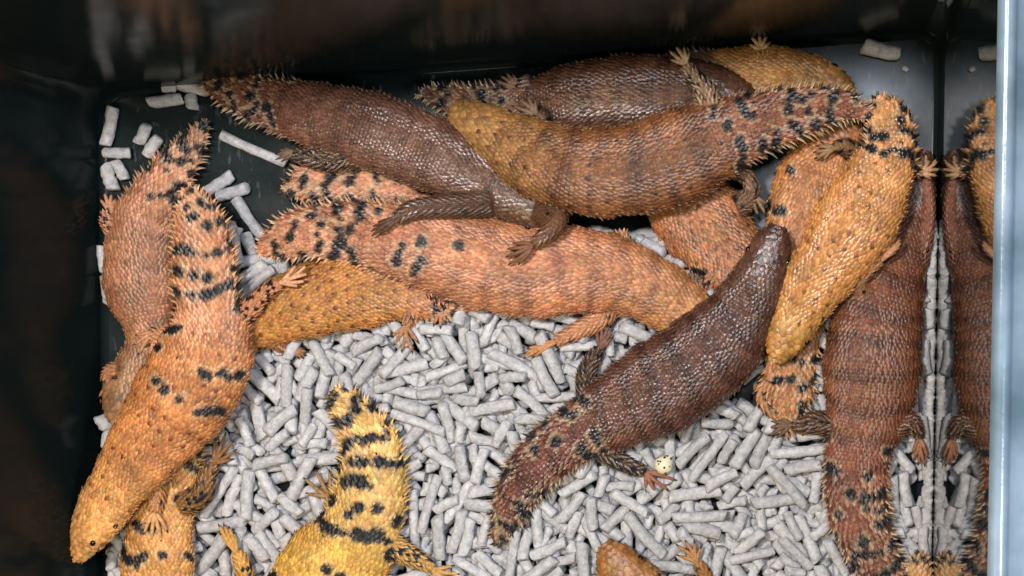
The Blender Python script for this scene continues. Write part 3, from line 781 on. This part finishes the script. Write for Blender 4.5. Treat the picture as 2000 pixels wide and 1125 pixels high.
def commit(pid, x, y, z, m_, yaw, Ln, R):
    c, s_ = math.cos(yaw), math.sin(yaw)
    rad = Ln / 2 + R
    x0 = int((x - rad - GX0) / G); x1 = int((x + rad - GX0) / G) + 1; y0 = int((y - rad - GY0) / G); y1 = int((y + rad - GY0) / G) + 1
    x0, y0 = max(x0, 0), max(y0, 0); x1, y1 = min(x1, GW), min(y1, GH)
    if x1 <= x0 or y1 <= y0: return
    yy, xx = np.mgrid[y0:y1, x0:x1]
    dx = GX0 + (xx + .5) * G - x; dy = GY0 + (yy + .5) * G - y
    u = dx * c + dy * s_; v = -dx * s_ + dy * c
    ok = (np.abs(u) < Ln / 2) & (np.abs(v) < R)
    top = z + m_ * u + 0.50 * np.sqrt(np.maximum(R * R - v * v, 0))
    sub = hm[y0:y1, x0:x1]; up = ok & (top > sub)
    sub[up] = top[up]; idm[y0:y1, x0:x1][up] = pid
NP = 2600
tries = 0
while len(placed) < NP and tries < 9000:
    tries += 1
    vi = int(rngp.integers(0, len(variants))); Ln, R = variants[vi][:2]
    best = None
    for q in range(6):
        x = rngp.uniform(225, 1822); y = rngp.uniform(450, 1690)
        if not inside(x, y): continue
        yaw = rngp.uniform(0, math.pi)
        ex = abs(math.cos(yaw)) * Ln / 2 + 8; ey = abs(math.sin(yaw)) * Ln / 2
        if x + ex > xwall(y) - 2 or x - ex < 222: continue
        z, m_ = support(x, y, yaw, Ln, R)
        sc = z + abs(m_) * 30
        if best is None or sc < best[0]: best = (sc, x, y, yaw, z, m_)
    if best is None: continue
    _, x, y, yaw, z, m_ = best
    if z > 46: continue
    m_ = max(-.55, min(.55, m_))
    placed.append((vi, x, y, z + R * 0.96, m_, yaw, Ln, R))
    commit(len(placed) - 1, x, y, z + R * 0.96, m_, yaw, Ln, R)
# broken bits settle into the hollows
chips = []
for i in range(8):
    Ln = rngp.uniform(20, 40); R = rngp.uniform(8.5, 11.5)
    me, V, F = pellet_data(Ln, R, 150 + i, rngp.uniform(-.3, .3)); variants.append((Ln, R, me, V, F)); chips.append(len(variants) - 1)
print('pellets', len(placed))
for k_ in range(900):
    best = None
    for q in range(26):
        x = rngp.uniform(228, 1816); y = rngp.uniform(455, 1690)
        h_ = hm[min(GH - 1, int((y - GY0) / G)), min(GW - 1, int((x - GX0) / G))]
        if (best is None or h_ < best[0]) and inside(x, y) and x < xwall(y) - 16: best = (h_, x, y)
    if best is None: continue
    vi = chips[int(rngp.integers(0, 8))]; Ln, R = variants[vi][:2]; x, y = best[1:]
    yaw = rngp.uniform(0, math.pi); z, m_ = support(x, y, yaw, Ln, R); z = min(z, best[0] + 9)
    m_ = max(-.7, min(.7, m_))
    placed.append((vi, x, y, z + R * .9, m_, yaw, Ln, R)); commit(len(placed) - 1, x, y, z + R * .9, m_, yaw, Ln, R)
for k_ in range(70):            # along the polished wall
    y = 455 + k_ * 17.5 + rngp.uniform(-6, 6); vi = chips[int(rngp.integers(0, 8))]; Ln, R = variants[vi][:2]; x = xwall(y) - R - 1
    yaw = math.pi / 2 + rngp.uniform(-.12, .12); z, m_ = support(x, y, yaw, Ln, R); z = min(z, 34); m_ = max(-.5, min(.5, m_))
    placed.append((vi, x, y, z + R * .9, m_, yaw, Ln, R)); commit(len(placed) - 1, x, y, z + R * .9, m_, yaw, Ln, R)
# which pellets show: not under a skink, inside the frame
cover = np.zeros((GH, GW), bool)
gy, gx = np.mgrid[0:GH, 0:GW]; cxs = GX0 + (gx + .5) * G; cys = GY0 + (gy + .5) * G
for bd in (bA, bB, bC, bE, bF, bG, bM, bN, bO, bP, bR, bS, bT):
    for p in crom(bd, 6):
        cover |= (cxs - p[0]) ** 2 + (cys - p[1]) ** 2 < p[2] ** 2
vis = np.where(cover | (cys > 1130), -1, idm)
cnt = np.bincount(vis[vis >= 0].ravel(), minlength=len(placed))
order = np.argsort(-cnt)
single = set(int(i) for i in order[:270] if cnt[i] > 0)
def pmat(x, y, z, m_, yaw):
    th = math.atan(m_)
    # picture y runs down: mirror the yaw
    return Matrix.Translation(((x - 1000) * S, (562.5 - y) * S, z * S)) @ Matrix.Rotation(-yaw, 4, 'Z') @ Matrix.Rotation(-th, 4, 'Y') 
restV, restF, rn = [], [], 0
for i, (vi, x, y, z, m_, yaw, Ln, R) in enumerate(placed):
    M = pmat(x, y, z, m_, yaw) @ Matrix.Rotation(rngp.uniform(0, 6.28), 4, 'X')
    if i in single:
        o = bpy.data.objects.new('litter_pellet', variants[vi][2]); col.objects.link(o); o.matrix_world = M
        tag(o, 'grey cylindrical litter pellet lying in the open pellet bed', 'pellet', 'pellets of the litter bed')
    else:
        Ma = np.array(M); V = variants[vi][3] * S
        restV.append(V @ Ma[:3, :3].T + Ma[:3, 3]); restF += [tuple(k + rn for k in f) for f in variants[vi][4]]; rn += len(V)
me = bpy.data.meshes.new('pellet_bed'); me.from_pydata(np.vstack(restV).tolist(), [], restF); me.update()
me.polygons.foreach_set('use_smooth', [True] * len(me.polygons)); me.materials.append(M_PELLET)
o = bpy.data.objects.new('pellet_bed', me); col.objects.link(o)
tag(o, 'bed of grey litter pellets under and around the lizards', 'litter', kind='stuff')

# loose pellets on the bare floor (ends measured on the floor plane)
GRP = 'loose pellets on the bare black floor'
loose = [
    (221, 212, 207, 281, 12, 12, 'long pale pellet lying along the side wall at the back corner'),
    (207, 299, 252, 299, 11, 11, 'short pellet lying crosswise above two stubs by the side wall'),
    (225, 316, 243, 348, 11, 11, 'stub pellet below the crosswise one, away from the wall'),
    (207, 326, 222, 368, 13, 13, 'thick stub pellet touching the side wall below the crosswise one'),
    (286, 247, 273, 278, 12, 12, 'upper of two stub pellets side by side near the raised tail tip'),
    (309, 271, 289, 303, 12, 12, 'lower of two stub pellets touching the raised tail tip spines'),
    (295, 200, 353, 193, 12, 12, 'long pellet at the front of the cluster by the dark tail tip'),
    (320, 170, 342, 170, 11, 11, 'tiny square pellet stub in the cluster by the dark tail tip'),
    (353, 165, 405, 178, 12, 12, 'pellet touching the tip of the dark brown tail'),
    (372, 190, 377, 211, 12, 12, 'stub pellet beside the end of the long one in the cluster'),
    (432, 264, 557, 318, 10, 10, 'very long thin pellet lying alone below the dark tail'),
    (407, 373, 452, 343, 12, 12, 'pellet lying side by side with another above a T of pellets'),
    (428, 383, 480, 368, 12, 14, 'pellet forming the bar of a T on the black floor'),
    (462, 390, 512, 462, 11, 11, 'long pellet forming the stem of a T on the black floor'),
    (560, 161, 577, 168, 9, 22, 'white pellet crumb beside the dark spiny tail at the back edge'),
    (1690, 90, 1752, 104, 15, 15, 'thick pellet lying alone in the far corner by the mirror wall'),
    (203, 487, 206, 532, 12, 14, 'upper pellet squeezed between the side wall and the brown back'),
    (208, 545, 214, 590, 12, 14, 'lower pellet squeezed between the side wall and the brown back'),
    (195, 815, 212, 838, 12, 70, 'pellet end sticking out at the side wall below the buried head'),
    (214, 842, 206, 872, 10, 66, 'thin pellet behind the orange neck at the side wall'),
    (1172, 463, 1196, 459, 13, 30, 'pellet stub beside the short raised forelimb'),
    (1376, 580, 1392, 576, 13, 78, 'white pellet crumb in the gap beside the dark skink'),
    (1642, 176, 1656, 182, 7, 96, 'white crumb resting on the banded tail'),
    (1764, 133, 1772, 137, 5, 6, 'tiny white crumb on the scuffed floor in the far corner'),
]
for i, (x1, y1, x2, y2, r, z, lab) in enumerate(loose):
    X1, Y1 = unproj(x1, y1, z); X2, Y2 = unproj(x2, y2, z)
    Ln = math.hypot(X2 - X1, Y2 - Y1) + r * 0.6
    me, V, F = pellet_data(Ln, r, 300 + i, rngp.uniform(-.25, .25))
    o = bpy.data.objects.new('litter_pellet', me); col.objects.link(o)
    o.location = ((X1 + X2) / 2 * S, (Y1 + Y2) / 2 * S, z * S); o.rotation_euler = (0, 0, math.atan2(Y2 - Y1, X2 - X1))
    tag(o, lab, 'pellet', GRP)

# small spotted shell by the dark foot
def mat_shell():
    m, nt, b = nodes_mat('spotted_shell')
    tc = nt.nodes.new('ShaderNodeTexCoord'); v = nt.nodes.new('ShaderNodeTexVoronoi'); v.inputs['Scale'].default_value = 640
    nt.links.new(tc.outputs['Object'], v.inputs['Vector'])
    r = nt.nodes.new('ShaderNodeValToRGB'); r.color_ramp.elements[0].position = .30; r.color_ramp.elements[0].color = (.02, .012, .008, 1)
    r.color_ramp.elements[1].position = .38; r.color_ramp.elements[1].color = (.86, .78, .52, 1)
    nt.links.new(v.outputs['Distance'], r.inputs[0]); nt.links.new(r.outputs[0], b.inputs['Base Color']); b.inputs['Roughness'].default_value = .4
    return m
V = []; F = []
prof = [(-19, 3), (-16, 11), (-9, 17), (0, 18.5), (8, 15), (15, 9), (20, 4), (23, .6)]
for x, r in prof:
    for j in range(14):
        a = 2 * math.pi * j / 14; rr = r * (1 + .06 * math.sin(a * 3 + x * .3))
        V.append((x, rr * math.cos(a), rr * .8 * math.sin(a)))
for i in range(len(prof) - 1):
    for j in range(14): F.append((i * 14 + j, i * 14 + (j + 1) % 14, (i + 1) * 14 + (j + 1) % 14, (i + 1) * 14 + j))
F.append(tuple(range(14))[::-1])
X, Y = unproj(1297, 907, 72)
o = mesh_obj('spotted_shell', V, F, mat_shell(), smooth=True)
o.location = (X * S, Y * S, 72 * S); o.rotation_euler = (0, 0, math.radians(52))
tag(o, 'small cream shell with dark spots beside the reddish toes', 'shell')
